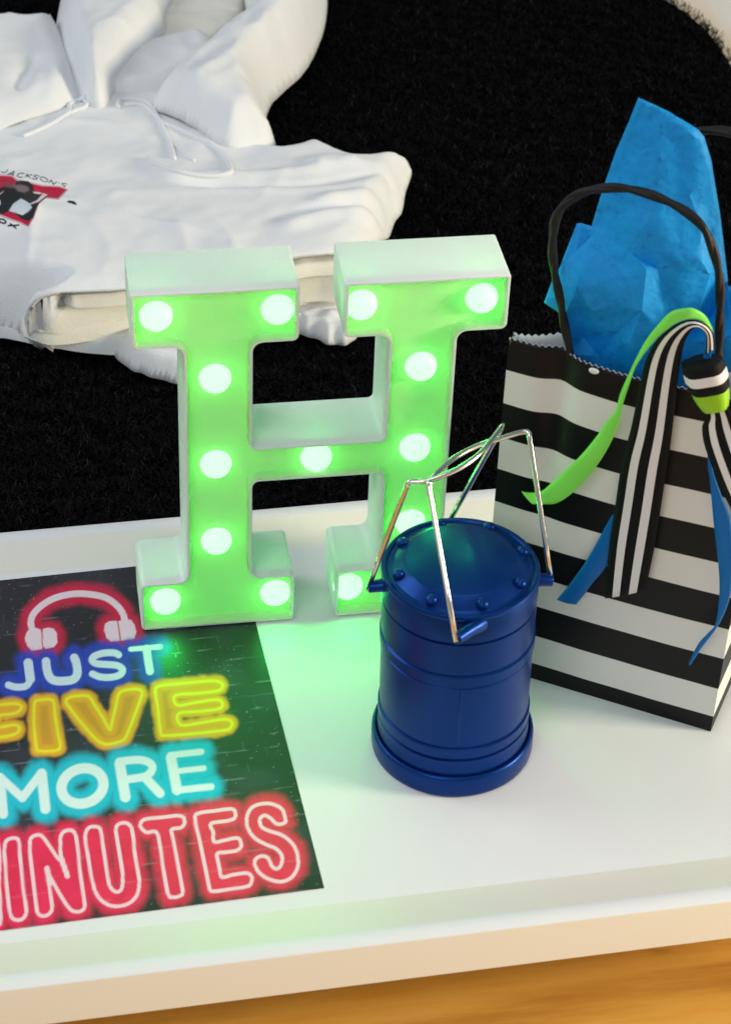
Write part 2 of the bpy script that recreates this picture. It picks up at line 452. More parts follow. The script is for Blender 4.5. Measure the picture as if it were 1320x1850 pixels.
def build_poster():
    wd, hg, st = 21.0, 26.2, .062
    nx, ny = int(wd/st)+1, int(hg/st)+1
    us = np.linspace(-wd, 0, nx); ws = np.linspace(0, hg, ny)
    Ug, Wg = np.meshgrid(us, ws)
    X = PBX+Ug*pu[0]+Wg*pn[0]; Y = PBY+Ug*pu[1]+Wg*pn[1]
    P3 = np.stack([X, Y, np.full_like(X, ZP)], -1).reshape(-1, 3)
    col = poster_colour(topx(P3), Ug.ravel(), Wg.ravel())
    idx = np.arange(nx*ny).reshape(ny, nx)
    F = np.stack([idx[:-1, :-1], idx[:-1, 1:], idx[1:, 1:], idx[1:, :-1]], -1).reshape(-1, 4)
    root = empty("neon_poster", (PBX, PBY, 0), "dark glossy poster reading JUST FIVE MORE MINUTES in neon letters, flat in tray", "poster")
    org = np.array(root.location)
    me = bpy.data.meshes.new("printed_face")
    me.vertices.add(len(P3)); me.vertices.foreach_set("co", (P3*S-org).ravel())
    me.loops.add(F.size); me.loops.foreach_set("vertex_index", F.ravel().astype(np.int32))
    me.polygons.add(len(F)); me.polygons.foreach_set("loop_start", np.arange(0, F.size, 4, dtype=np.int32))
    me.update(calc_edges=True)
    ca = me.color_attributes.new("print", 'FLOAT_COLOR', 'POINT')
    ca.data.foreach_set("color", np.c_[col, np.ones(len(col))].astype(np.float32).ravel())
    me.materials.append(m_poster)
    o = bpy.data.objects.new("printed_face", me); COL.objects.link(o); o.parent = root
    c = [(PBX-wd*pu[0]*a+hg*pn[0]*b, PBY-wd*pu[1]*a+hg*pn[1]*b) for a, b in ((0, 0), (1, 0), (1, 1), (0, 1))]
    V = [(x, y, z) for z in (.012, ZP-.004) for x, y in c]
    fixn(mk("card_backing", V, [(0,1,2,3),(4,5,6,7),(0,1,5,4),(1,2,6,5),(2,3,7,6),(3,0,4,7)], M("white_card", (.7, .7, .7), .6), root, smooth=False))
build_poster()

# ------------------------------------------------------------------ marquee letter H
WH, DH, HH, GA, GB, SH, S1, S2, C0, C1 = 19.30, 4.08, 22.0, 8.50, 10.80, 3.30, 2.58, 6.14, 9.84, 12.12
H0 = ZP+.03          # the letter stands on the tray and on the poster's edge
letter = empty("marquee_letter", (WH/2, DH/2, 0), "white marquee letter H with glowing green bulbs, standing in the tray", "light-up letter")
def h_poly():
    W = WH
    return [(0,0,.25),(GA,0,.25),(GA,SH,.35),(S2,SH,.55),(S2,C0,.4),(W-S2,C0,.4),(W-S2,SH,.55),(GB,SH,.35),(GB,0,.25),(W,0,.25),(W,SH,.35),(W-S1,SH,.55),
            (W-S1,HH-SH,.55),(W,HH-SH,.35),(W,HH,.15),(GB,HH,.15),(GB,HH-SH,.35),(W-S2,HH-SH,.55),(W-S2,C1,.3),(S2,C1,.3),(S2,HH-SH,.55),(GA,HH-SH,.35),(GA,HH,.15),
            (0,HH,.15),(0,HH-SH,.35),(S1,HH-SH,.55),(S1,SH,.55),(0,SH,.35)]
def h_loop(t, y, n=5):
    P = h_poly(); m = len(P); out = []
    Q = []
    for i in range(m):
        a, b, c = P[i-1], P[i], P[(i+1) % m]
        d1 = Vector((b[0]-a[0], b[1]-a[1])).normalized(); d2 = Vector((c[0]-b[0], c[1]-b[1])).normalized()
        n1 = Vector((-d1.y, d1.x)); n2 = Vector((-d2.y, d2.x))
        convex = d1.x*d2.y-d1.y*d2.x > 0
        Q.append((Vector((b[0], b[1]))+(n1+n2)*t, d1, d2, max(.04, b[2]-t if convex else b[2]+t)))
    for p, d1, d2, r in Q:
        s, e = p-d1*r, p+d2*r
        for k in range(n+1):
            q = k/n
            # quarter circle between s and e around centre
            c = s+d2*r
            ang = q*math.pi/2
            out.append(tuple((c-d2*r*math.cos(ang)+d1*r*math.sin(ang))[:])+(y,))
    return [(x, yy, z+H0) for x, z, yy in out]
def green_translucent(name, base, trans, fac, rough=.45):
    m = M(name, base, rough)
    t = N(m, "ShaderNodeBsdfTranslucent"); t.inputs[0].default_value = (*trans, 1)
    x = N(m, "ShaderNodeMixShader"); x.inputs[0].default_value = fac
    out = m.node_tree.nodes["Material Output"]
    L(m, bsdf(m).outputs[0], x.inputs[1]); L(m, t.outputs[0], x.inputs[2]); L(m, x.outputs[0], out.inputs[0]); return m
m_shell = green_translucent("white_plastic_shell", (.84, .86, .86), (.75, .8, .78), .09, .35)
m_face = green_translucent("green_lit_face_plastic", (.72, .80, .55), (.0, .95, .05), .28, .55)  # white plastic; part of the green LED glow is tinted into the base
FY = .62
lo = [h_loop(.24, FY), h_loop(.20, .10), h_loop(.16, .0), h_loop(.06, .0), h_loop(0, .08), h_loop(0, DH-.1), h_loop(.1, DH)]
v, f = loops_mesh(lo)
n = len(lo[0]); f.append(tuple(range(6*n, 7*n)))
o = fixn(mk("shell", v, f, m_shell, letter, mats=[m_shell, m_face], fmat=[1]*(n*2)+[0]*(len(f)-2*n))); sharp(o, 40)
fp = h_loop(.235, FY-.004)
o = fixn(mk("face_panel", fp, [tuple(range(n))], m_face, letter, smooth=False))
m_bulb = M("lit_bulb_lens", (.25, .5, .3), .35)
bsdf(m_bulb).inputs["Emission Color"].default_value = (.62, 1.1, .70, 1)
bsdf(m_bulb).inputs["Emission Strength"].default_value = 1.0
BULBS = [(1.30,20.36),(7.45,20.36),(11.72,20.36),(17.98,20.36),(4.25,16.35),(4.25,10.85),(4.25,5.63),(9.62,10.86),
         (15.02,16.35),(14.95,11.1),(14.95,5.95),(1.40,1.6),(7.50,1.64),(11.60,1.70),(17.9,1.65)]
prof = [(.85, 0), (.835, -.18), (.76, -.36), (.61, -.52), (.42, -.62), (.2, -.665), (0.001, -.68)]
bulb0 = None
for (bx, bz) in BULBS:
    c = np.array((bx, FY-.01, bz+H0))
    if bulb0 is None:
        v, f = lathe(prof, c, axis=(0, 1, 0), n=28)
        bulb0 = fixn(mk("bulb", v, f, m_bulb, letter, origin=c)); b = bulb0
    else:
        b = bulb0.copy(); COL.objects.link(b); b.parent = letter
        b.location = Vector(c*S)-letter.location
    d = bpy.data.lights.new("bulb_glow", 'AREA'); d.shape = 'DISK'; d.size = .012; d.energy = .0135; d.color = (.0, 1.0, .10)
    l = bpy.data.objects.new("bulb_glow", d); COL.objects.link(l); l.parent = letter
    l.location = Vector(np.array((bx, FY-.75, bz+H0))*S)-letter.location; l.rotation_euler = (math.radians(-90), 0, 0)
    d = bpy.data.lights.new("inner_led", 'POINT'); d.shadow_soft_size = .003; d.energy = .0155; d.color = (.0, 1.0, .10)
    l = bpy.data.objects.new("inner_led", d); COL.objects.link(l); l.parent = letter
    l.location = Vector(np.array((bx, FY+.46, bz+H0))*S)-letter.location

# ------------------------------------------------------------------ blue camping lantern
LC = np.array([15.3, -10.62, 0.0])
lantern = empty("camping_lantern", LC, "dark blue plastic camping lantern with wire bails, standing in front of the letter", "lantern")
m_blue = M("blue_satin_plastic", (.0, .033, .20), .32, metal=.6, spec=.3)
bsdf(m_blue).inputs["Coat Roughness"].default_value = .2
vb = coords(m_blue); f1 = noise(m_blue, vb, 500, 2); bump(m_blue, f1, .06, .0002)
f2 = noise(m_blue, vb, 55, 5, .7)
L(m_blue, ramp(m_blue, f2, [(.3, (.28,)*3), (.7, (.40,)*3)]), bsdf(m_blue).inputs["Roughness"])
m_wire = M("chrome_wire", (.78, .74, .68), .16, metal=1.0)
v, f = lathe([(0,0),(4.12,0),(4.22,.08),(4.25,.25),(4.25,1.08),(4.22,1.24),(4.14,1.34),(4.06,1.36),(4.02,1.32),(4.005,.9),(3.8,.85)], LC, n=128)
mk("base_ring", v, f, m_blue, lantern)
v, f = lathe([(3.95,.9),(3.96,1.62),(3.93,1.70),(3.95,2.28),(3.82,2.34),(3.82,2.45),(3.95,2.51),(3.95,3.06),(3.82,3.12),(3.82,3.24),(3.87,3.26),(3.88,7.18),(3.82,7.23),(3.82,7.34),(3.95,7.42),(3.95,7.98),(3.82,8.06),(3.82,8.17),(3.89,8.19),
              (3.89,10.1),(3.78,10.14),(3.78,10.27),(3.91,10.29),(3.92,10.6),(3.92,11.66),(3.88,11.74)], LC, n=128)
sharp(mk("body", v, f, m_blue, lantern), 30)
v, f = lathe([(3.84,11.70),(3.93,11.74),(3.95,11.84),(3.90,11.95),(3.78,11.98),(3.70,11.95),(3.64,11.88),(3.55,11.90),(3.42,11.95),(2.86,12.37),(2.76,12.42),(2.1,12.53),(1.2,12.62),(.5,12.65),(0.001,12.655)], LC, n=128)
sharp(mk("top_cap", v, f, m_blue, lantern), 14)
# moulded seam down the front
az = math.radians(262)
dx, dy = math.cos(az), math.sin(az)
v, f = box(-.08, .08, 3.7, 3.905, 3.3, 7.15)
v = [(LC[0]+dx*y-dy*x, LC[1]+dy*y+dx*x, z) for x, y, z in v]
bevel(fixn(mk("moulding_seam", v, f, m_blue, lantern)), .05)
riv = None
for az in (188, 233, 278, 323, 8, 53, 98, 143):
    a = math.radians(az); c = LC+np.array([3.22*math.cos(a), 3.22*math.sin(a), 12.1])
    if riv is None:
        nrm = np.array([0, 0, 1.0])
        v, f = lathe([(.30,-.12),(.30,.14),(.26,.24),(.17,.31),(.0005,.34)], c, n=20)
        riv = mk("rivet", v, f, m_blue, lantern, origin=c); q = riv
    else:
        q = riv.copy(); COL.objects.link(q); q.parent = lantern; q.location = Vector((c-LC)*S)
    q.rotation_euler = (0.35*math.sin(a)*-1, 0.35*math.cos(a), 0)
EARS = [(-4.62, .05, 11.1), (4.3, -.62, 11.05), (-.45, -4.35, 10.75), (.25, 4.5, 11.0)]
for ie, e in enumerate(EARS):
    e = np.array(e); d = e*[1, 1, 0]; d /= np.linalg.norm(d)
    P0 = LC+d*3.6+[0, 0, e[2]+.05]; P1 = LC+d*4.62+[0, 0, e[2]+.02]
    if ie == 2:
        P0 = at(868, 1126, 11.35); P1 = at(823, 1155, 11.72)
    ln_ = np.linalg.norm(P1-P0)/1.03
    if ie != 2: ln_ = 1.0
    v, f = lathe([(.42, 0), (.40, .25*ln_), (.33, .4*ln_), (.31, .98*ln_), (.27, 1.03*ln_), (0.001, 1.03*ln_)], P0, axis=P1-P0, n=24)
    mk("ear", v, f, m_blue, lantern)
def wire(pts):
    P = [np.array(p) for p in pts]
    v, f = tube(P, .15, 10); return v, f
def bail(e0, cross, e1):
    P = [LC+np.array(e0)]; Cx = [np.array(c) for c in cross]
    d0 = (Cx[0]-P[0]); 
    path = [P[0]-d0/np.linalg.norm(d0)*.1]
    for t in (.3, .6, .9, .97): path.append(P[0]+d0*t)
    path += list(catmull(Cx, 6))
    E1 = LC+np.array(e1); d1 = E1-Cx[-1]
    for t in (.03, .1, .4, .7, 1.0): path.append(Cx[-1]+d1*t)
    return tube(path, .135, 12)
def px_line(pts, z0, z1): return [at(u, v_, z0+(z1-z0)*i/(len(pts)-1)) for i, (u, v_) in enumerate(pts)]
crossB = px_line([(779,873),(784,866),(800,848),(828,826),(868,806),(905,795),(940,785),(955,783),(960,786)], 17.5, 17.5)
v, f = bail(at(824, 1156, 11.72)-LC, crossB, (4.5, -.66, 11.05)); mk("wire_bail", v, f, m_wire, lantern)
crossA = px_line([(742,871),(748,869),(775,868),(800,861),(835,846),(868,824),(890,800),(913,771)], 17.3, 18.0)
v, f = bail((-4.62, .02, 11.1), crossA, (.25, 4.6, 11.0)); mk("wire_bail", v, f, m_wire, lantern)

lantern.rotation_euler = (0, math.radians(-1.2), 0)
lantern.location = Vector((LC+[.22, 0, .03])*S)

# ------------------------------------------------------------------ striped gift bag
BA = np.array([18.23, -4.73, 0.0]); BB = np.array([29.43, -11.57, 0.0])
bu = (BB-BA)/np.linalg.norm(BB-BA); bn = np.array([bu[1], -bu[0], 0.0])    # bn points to the viewer
if bn @ (CAM-BA) < 0: bn = -bn
BW, BH_, BD = 13.12, 21.4, 7.6
bag = empty("gift_bag", BA+bu*BW/2-bn*BD/2, "black and white striped paper gift bag with black cord handles beside the lantern", "gift bag")
m_bag = M("striped_paper", (.8, .8, .8), .42, spec=.22)
c = N(m_bag, "ShaderNodeTexCoord"); sx = N(m_bag, "ShaderNodeSeparateXYZ"); L(m_bag, c.outputs["Object"], sx.inputs[0])
ns = noise(m_bag, c.outputs["Object"], 14, 2)
w1 = N(m_bag, "ShaderNodeMath", operation='MULTIPLY_ADD'); L(m_bag, ns, w1.inputs[0]); w1.inputs[1].default_value = .002; L(m_bag, sx.outputs[2], w1.inputs[2])
w2 = N(m_bag, "ShaderNodeMath", operation='MULTIPLY_ADD'); L(m_bag, w1.outputs[0], w2.inputs[0]); w2.inputs[1].default_value = 100/4.1; w2.inputs[2].default_value = (4.1-1.12-.1)/4.1
w3 = N(m_bag, "ShaderNodeMath", operation='FRACT'); L(m_bag, w2.outputs[0], w3.inputs[0])
stripe = ramp(m_bag, w3.outputs[0], [(0, (.78, .76, .70)), (.482, (.78, .76, .70)), (.490, (.003, .003, .003)), (.994, (.003, .003, .003)), (1, (.78, .76, .70))])
L(m_bag, stripe, bsdf(m_bag).inputs["Base Color"])
pf = noise(m_bag, coords(m_bag), 25, 4); bump(m_bag, pf, .10, .002)
m_bagin = M("white_paper_inside", (.78, .78, .76), .6)
def bag_pt(s, dpt, z):
    """s across the front, dpt behind the front plane"""
    return BA+bu*s-bn*dpt+np.array([0, 0, z])
def build_bag():
    # plan outline walked around: front (left->right), right side, back, left side, bending with height
    NF, NS, NZ = 84, 14, 60
    V = []; 
    for iz in range(NZ+1):
        h = iz/NZ; z = BH_*h; row = []
        k = smooth(.35, 1.0, h)
        for i in range(NF):
            s = BW*i/NF
            # valley at s=2.8 and a gentle bulge beyond it near the open top
            d = k*(.45*math.exp(-((s-2.75)/.75)**2)-.30*math.exp(-((s-6.6)/2.6)**2))+ .25*math.sin(h*3.1)*math.sin(s/BW*math.pi)*-1
            row.append((s, d))
        for i in range(NS):
            t = i/NS; row.append((BW-k*.5*math.sin(t*math.pi)-.0, BD*(1-.93*k)*t))
        for i in range(NF):
            s = BW*(1-i/NF); row.append((s, BD*(1-.93*k)+4.2*k*math.sin(s/BW*math.pi)**2))
        for i in range(NS):
            t = 1-i/NS; row.append((k*.25*math.sin(t*math.pi), BD*(1-.93*k)*t))
        m = len(row)
        for j, (s, d) in enumerate(row):
            zz = z
            if iz == NZ: zz = z+(.075 if j % 2 else -.075)
            if j < NF: zz -= h*.22*smooth(2.6, 3.1, s)*h
            V.append(bag_pt(s, d, zz+.02))
    F = []
    for i in range(NZ):
        for j in range(m):
            j2 = (j+1) % m; F.append((i*m+j, i*m+j2, (i+1)*m+j2, (i+1)*m+j))
    F.append(tuple(range(m))[::-1])
    o = fixn(mk("paper_body", V, F, m_bag, bag, mats=[m_bag, m_bagin]))
    sharp(o, 38)
    s = o.modifiers.new("paper", 'SOLIDIFY'); s.thickness = .0005; s.offset = -1; s.material_offset = 1
    s.material_offset_rim = 1
build_bag()
# folded-down left gusset crease strip reads in the mesh; small riveted eyelet dot
ec = at_plane(1072, 670, bag_pt(0, -.55, 0), bn)
v, f = lathe([(.26, 0), (.24, .05), (.0005, .06)], ec, axis=bn, n=20)
v = [tuple(ec+(np.array(p)-ec)*[1, 1, .62]) for p in v]
mk("eyelet", v, f, M("white_eyelet", (.8, .8, .8), .4), bag)
m_cord = M("black_cord", (.006, .006, .006), .5, spec=.3)
f1 = noise(m_cord, coords(m_cord, scale=(1, 1, 1)), 700, 2); bump(m_cord, f1, .4, .0005)
def twisted(P, name):
    P = np.asarray(P); V, F = [], []
    L_ = np.r_[0, np.cumsum(np.linalg.norm(np.diff(P, axis=0), axis=1))]
    for ph in (0, math.pi):
        Q = []; up = None
        for i in range(len(P)):
            t = Vector(P[min(i+1, len(P)-1)]-P[max(i-1, 0)]).normalized()
            if up is None: up = t.orthogonal().normalized()
            up = (up-t*up.dot(t)).normalized(); w = t.cross(up)
            a = ph+L_[i]*1.55
            Q.append(np.array(Vector(P[i])+(up*math.cos(a)+w*math.sin(a))*.065))
        v, f = tube(Q, .175, 10); b = len(V); V += v; F += [tuple(i+b for i in q) for q in f]
    return mk(name, V, F, m_cord, bag)
zz6 = (.34848, 860, 160)
hp = zt(*zz6, [(500,1560),(485,1370),(457,1230),(430,1080),(405,950),(395,830),(405,700),(440,620),(510,560),(600,525),(740,515),(870,540),(1000,590),(1100,650),(1180,730),(1230,850),(1258,980),(1262,1100),(1258,1300),(1250,1500)])
twisted(catmull([at_plane(u, v_, bag_pt(0, .55, 0), bn) for u, v_ in hp], 8), "handle")
hp = [(1160,640),(1165,480),(1185,330),(1215,262),(1262,238),(1320,240),(1390,275),(1430,350),(1445,480),(1445,620)]
twisted(catmull([at_plane(u, v_, bag_pt(0, 4.5, 0), bn) for u, v_ in hp], 8), "handle")

# ------------------------------------------------------------------ blue tissue paper
tissue = empty("tissue_paper", bag_pt(BW/2, BD/2, .1), "crumpled bright blue tissue paper sticking up out of the gift bag", "tissue paper")
m_tis = M("blue_tissue", (.0, .25, .66), .62)
vec = coords(m_tis)
f1 = noise(m_tis, vec, 260, 5, .65); f2 = noise(m_tis, vec, 30, 3)
r = ramp(m_tis, f1, [(.30, (.0, .22, .62)), (.42, (.0, .38, .88)), (.62, (.0, .44, .96))])
L(m_tis, r, bsdf(m_tis).inputs["Base Color"]); f3 = noise(m_tis, vec, 75, 2)
ri = N(m_tis, "ShaderNodeMath", operation='PINGPONG'); L(m_tis, f3, ri.inputs[0]); ri.inputs[1].default_value = .09
ad = N(m_tis, "ShaderNodeMath", operation='MULTIPLY_ADD'); L(m_tis, ri.outputs[0], ad.inputs[0]); ad.inputs[1].default_value = 2.0; L(m_tis, f2, ad.inputs[2])
bump(m_tis, ad.outputs[0], .3, .003)
tt_ = N(m_tis, "ShaderNodeBsdfTranslucent"); tt_.inputs[0].default_value = (.0, .3, .8, 1)
xs = N(m_tis, "ShaderNodeMixShader"); xs.inputs[0].default_value = .3
L(m_tis, bsdf(m_tis).outputs[0], xs.inputs[1]); L(m_tis, tt_.outputs[0], xs.inputs[2]); L(m_tis, xs.outputs[0], m_tis.node_tree.nodes["Material Output"].inputs[0])
def sheet(name, pts, outline, creases=()):
    """pts: (X, Y, depth behind bag front) in the bag crop; outline and creases index into pts"""
    P2 = [Vector((p[0], -p[1])) for p in pts]
    E_ = [(outline[i], outline[(i+1) % len(outline)]) for i in range(len(outline))]
    for c in creases: E_ += [(c[i], c[i+1]) for i in range(len(c)-1)]
    vo, eo, fo, ov, oe, of = delaunay_2d_cdt(P2, E_, [], 1, 1e-4)
    V = []
    for i, q in enumerate(vo):
        src = ov[i][0] if ov[i] else None
        d = pts[src][2] if src is not None else 3.0
        d = 2.2+(d-3)*.75
        if q[0] > 1250 and -q[1] > 1150: d = min(d, 1.9)
        V.append(at_plane(860+q[0]*.34848, 160-q[1]*.34848, bag_pt(0, d, 0), bn))
    o = mk(name, V, fo, m_tis, tissue, smooth=True)
    bm = bmesh.new(); bm.from_mesh(o.data)
    bmesh.ops.subdivide_edges(bm, edges=bm.edges, cuts=5, use_grid_fill=True)
    for _ in range(4): bmesh.ops.smooth_vert(bm, verts=[v for v in bm.verts if not v.is_boundary], factor=.5)
    for v in bm.verts:
        q = np.array(v.co)*100
        a = vnoise(np.array([q[0]*.8+q[1]*.5]), np.array([q[2]*.6]), 4)[0]-.5
        b = abs(vnoise(np.array([q[0]*1.7-q[2]*.9]), np.array([q[2]*1.3+q[0]]), 6)[0]-.5)
        k = .25 if v.is_boundary else 1
        v.co += Vector(bn)*S*(a*.5-b*.22)*k
    bmesh.ops.recalc_face_normals(bm, faces=bm.faces)
    bm.to_mesh(o.data); bm.free(); o.data.polygons.foreach_set("use_smooth", [True]*len(o.data.polygons))
    sharp(o, 30)
    s = o.modifiers.new("paper", 'SOLIDIFY'); s.thickness = .00025
    return o
main = [(840,45,4.2),(1000,120,4.6),(1150,210,4.9),(1180,250,5.0),(1215,370,4.9),(1260,640,4.8),(1285,850,4.9),(1300,1000,5.2),(1330,1300,5.6),(1330,1560,5.6),
        (900,1600,3.2),(600,1600,3.0),(500,1560,2.8),(480,1370,2.3),(450,1200,1.9),(440,1040,2.0),(440,905,2.4),(510,850,2.6),(590,775,2.8),(600,700,3.3),(660,510,3.8),(720,330,4.0),(790,170,4.1),
        # interior
        (950,300,3.7),(930,600,2.9),(1100,560,3.6),(760,620,3.2),(800,850,2.2),(880,935,1.5),(940,935,2.2),(1010,880,2.4),(1160,880,3.0),(1205,970,3.4),(980,1150,2.4),(990,1330,2.8),
        (700,1000,1.6),(520,1030,1.2),(600,1150,1.5),(700,1290,2.7),(640,1380,3.4),(800,1300,1.4),(1150,1150,3.0),(1160,700,3.6),(1220,1180,4.6),(560,1280,3.4),(860,1150,1.1)]
sheet("main_sheet", main, list(range(23)), creases=[(28,29,30),(29,33),(28,33),(29,32),(18,36),(36,37,38),(35,45,40),(31,30),(23,24),(36,44)])
left = [(350,1110,3.0),(390,1000,3.4),(430,930,3.6),(520,700,4.4),(540,697,4.3),(600,715,4.4),(640,860,3.9),(600,1100,3.5),(520,1400,3.2),(480,1390,3.0),(440,1200,2.8),(430,1165,2.6),
        (450,1050,2.5),(520,850,3.7),(500,1150,3.6)]
sheet("side_sheet", left, list(range(12)), creases=[(12,13),(12,14),(2,12)])
right = [(1290,1030,5.6),(1340,1020,5.2),(1460,960,5.0),(1500,1250,5.4),(1420,1600,5.6),(1280,1600,5.8),(1275,1300,6.2),(1380,1250,4.6)]
sheet("side_sheet", right, list(range(7)), creases=[(0,7),(7,4)])

# ------------------------------------------------------------------ ribbon bow on the handle
bow = empty("ribbon_bow", bag_pt(11.3, -.8, 19.5), "lime, blue and striped ribbons knotted on the gift bag handle, tails hanging down", "ribbon")
m_lime = M("lime_satin", (.28, .92, .12), .45)
tl = N(m_lime, "ShaderNodeBsdfTranslucent"); tl.inputs[0].default_value = (.2, .9, .1, 1); xl = N(m_lime, "ShaderNodeMixShader"); xl.inputs[0].default_value = .25
L(m_lime, bsdf(m_lime).outputs[0], xl.inputs[1]); L(m_lime, tl.outputs[0], xl.inputs[2]); L(m_lime, xl.outputs[0], m_lime.node_tree.nodes["Material Output"].inputs[0])
m_blur = M("blue_satin", (.0, .13, .42), .5, spec=.3)
m_strip = M("striped_grosgrain", (.5, .5, .5), .7, spec=.2)
uvn = N(m_strip, "ShaderNodeUVMap"); uvn.uv_map = "across"; sp = N(m_strip, "ShaderNodeSeparateXYZ"); L(m_strip, uvn.outputs[0], sp.inputs[0])
BK, WHT = (.003, .003, .0035), (.80, .76, .75)
L(m_strip, ramp(m_strip, sp.outputs[0], [(0, BK), (.19, WHT), (.375, BK), (.60, WHT), (.79, BK)], 'CONSTANT'), bsdf(m_strip).inputs["Base Color"])
m_green = M("lime_wrap", (.30, .62, .01), .4)
def strip(name, Lp, Rp, depth, mat, sub=5, nx=8, cup=.08):
    n = len(Lp); dep = np.interp(np.linspace(0, 1, n), np.linspace(0, 1, len(depth)), depth)
    A = catmull([at_plane(u, v_, bag_pt(0, -d, 0), bn) for (u, v_), d in zip(Lp, dep)], sub)
    B = catmull([at_plane(u, v_, bag_pt(0, -d-.12, 0), bn) for (u, v_), d in zip(Rp, dep)], sub)
    V, F, UV = [], [], []
    for i in range(len(A)):
        for k in range(nx+1):
            t = k/nx; V.append(A[i]*(1-t)+B[i]*t+bn*cup*math.sin(t*math.pi))
            UV.append((t, i/len(A)))
    for i in range(len(A)-1):
        for k in range(nx):
            a = i*(nx+1)+k; F.append((a, a+1, a+nx+2, a+nx+1))
    o = mk(name, V, F, mat, bow)
    ul = o.data.uv_layers.new(name="across")
    li = np.zeros(len(o.data.loops), dtype=np.int32); o.data.loops.foreach_get("vertex_index", li)
    ul.data.foreach_set("uv", np.array(UV)[li].ravel())
    s = o.modifiers.new("cloth", 'SOLIDIFY'); s.thickness = .0004; s.offset = 0
    return o
strip("blue_ribbon_tail", [(1140,850),(1126,890),(1111,921),(1100,939),(1083,970),(1059,1012),(1027,1057),(1005,1083)],
      [(1160,860),(1146,900),(1132,935),(1118,968),(1095,1022),(1069,1054),(1057,1071),(1040,1092)], [.15, .3, .5, .7], m_blur)
strip("striped_ribbon_loop", [(1291,628),(1286,598),(1267,582),(1240,578),(1210,592),(1185,615),(1168,645),(1157,684),(1140,770),(1123,834),(1111,911),(1100,984),(1092,1081)],
      [(1273,640),(1275,608),(1264,593),(1252,594),(1243,604),(1235,622),(1229,650),(1222,700),(1212,790),(1203,850),(1190,935),(1178,1005),(1165,1066)],
      [1.0, 1.3, 1.7, 1.9, 1.8, 1.5, 1.2, 1.0, .8, .75, .7, .7, .7], m_strip)
strip("lime_ribbon_loop", [(1285,592),(1272,569),(1251,557),(1235,557),(1212,563),(1192,582),(1167,614),(1149,647),(1136,674),(1120,711),(1112,740),(1096,760),(1078,787),(1050,821),(1018,852),(995,873),(976,888),(954,890),(942,888)],
      [(1288,600),(1266,580),(1243,576),(1219,584),(1202,597),(1186,611),(1165,636),(1147,664),(1136,695),(1126,725),(1122,743),(1118,763),(1104,797),(1084,832),(1059,865),(1030,893),(1004,909),(978,911),(961,911)],
      [1.2, 1.9, 2.1, 2.0, 1.6, 1.4, 1.3, 1.5, 1.8, 2.2], m_lime, nx=4, cup=.05)
strip("blue_ribbon_tail", [(1278,790),(1278,841),(1282,872),(1289,949),(1297,1019),(1299,1071),(1292,1127),(1278,1144),(1261,1163),(1243,1198)],
      [(1285,792),(1286,845),(1303,897),(1317,935),(1322,984),(1322,1036),(1317,1081),(1296,1130),(1265,1172),(1246,1201)], [.5, .6, .9, 1.1, .9, .6], m_blur, nx=4)
strip("striped_ribbon_tail", [(1276,735),(1276,756),(1268,768),(1270,797),(1282,834),(1297,873),(1315,910),(1335,950),(1350,990)],
      [(1307,720),(1319,745),(1332,775),(1347,810),(1362,850),(1377,890),(1392,930),(1402,960),(1412,990)], [1.2, 1.2, 1.3, 1.2, 1.0], m_strip)
strip("ribbon_inner_loop", [(1276,596),(1272,612),(1270,640),(1270,668)], [(1284,598),(1286,615),(1284,640),(1283,668)], [1.0, 1.0], m_blur, nx=3)
# the knot: a short rounded wrap of striped ribbon over a lime band
def knot(name, c0, c1, r0, r1, mat, fl=.7):
    A = at_plane(*c0, bag_pt(0, -1.3, 0), bn); B = at_plane(*c1, bag_pt(0, -1.3, 0), bn)
    ax = (B-A)/np.linalg.norm(B-A); side = np.cross(ax, bn); V, F, UV = [], [], []
    n, mm = 28, 8
    for i in range(mm+1):
        t = i/mm; c = A*(1-t)+B*t; r_ = (r0*(1-t)+r1*t)*(1+.07*math.sin(t*math.pi))
        for k in range(n):
            q = 2*math.pi*k/n
            wr = 1+.05*math.sin(5*q+2)
            V.append(c+side*r_*wr*math.cos(q)+bn*r_*fl*wr*math.sin(q)); UV.append((t, k/n))
    for i in range(mm):
        for k in range(n): F.append((i*n+k, i*n+(k+1) % n, (i+1)*n+(k+1) % n, (i+1)*n+k))
    F.append(tuple(range(n))[::-1]); F.append(tuple(mm*n+k for k in range(n)))
    o = fixn(mk(name, V, F, mat, bow)); ul = o.data.uv_layers.new(name="across")
    li = np.zeros(len(o.data.loops), dtype=np.int32); o.data.loops.foreach_get("vertex_index", li)
    ul.data.foreach_set("uv", np.array(UV)[li].ravel()); return o
m_wrap = M("striped_wrap", (.5, .5, .5), .7, spec=.2)
uvn = N(m_wrap, "ShaderNodeUVMap"); uvn.uv_map = "across"; sp = N(m_wrap, "ShaderNodeSeparateXYZ"); L(m_wrap, uvn.outputs[0], sp.inputs[0])
L(m_wrap, ramp(m_wrap, sp.outputs[0], [(0, BK), (.36, WHT), (.68, BK)], 'CONSTANT'), bsdf(m_wrap).inputs["Base Color"])
knot("knot_wrap", (1266, 652), (1281, 704), .98, .98, m_wrap)
knot("knot_band", (1280, 702), (1291, 738), .92, .66, m_green)

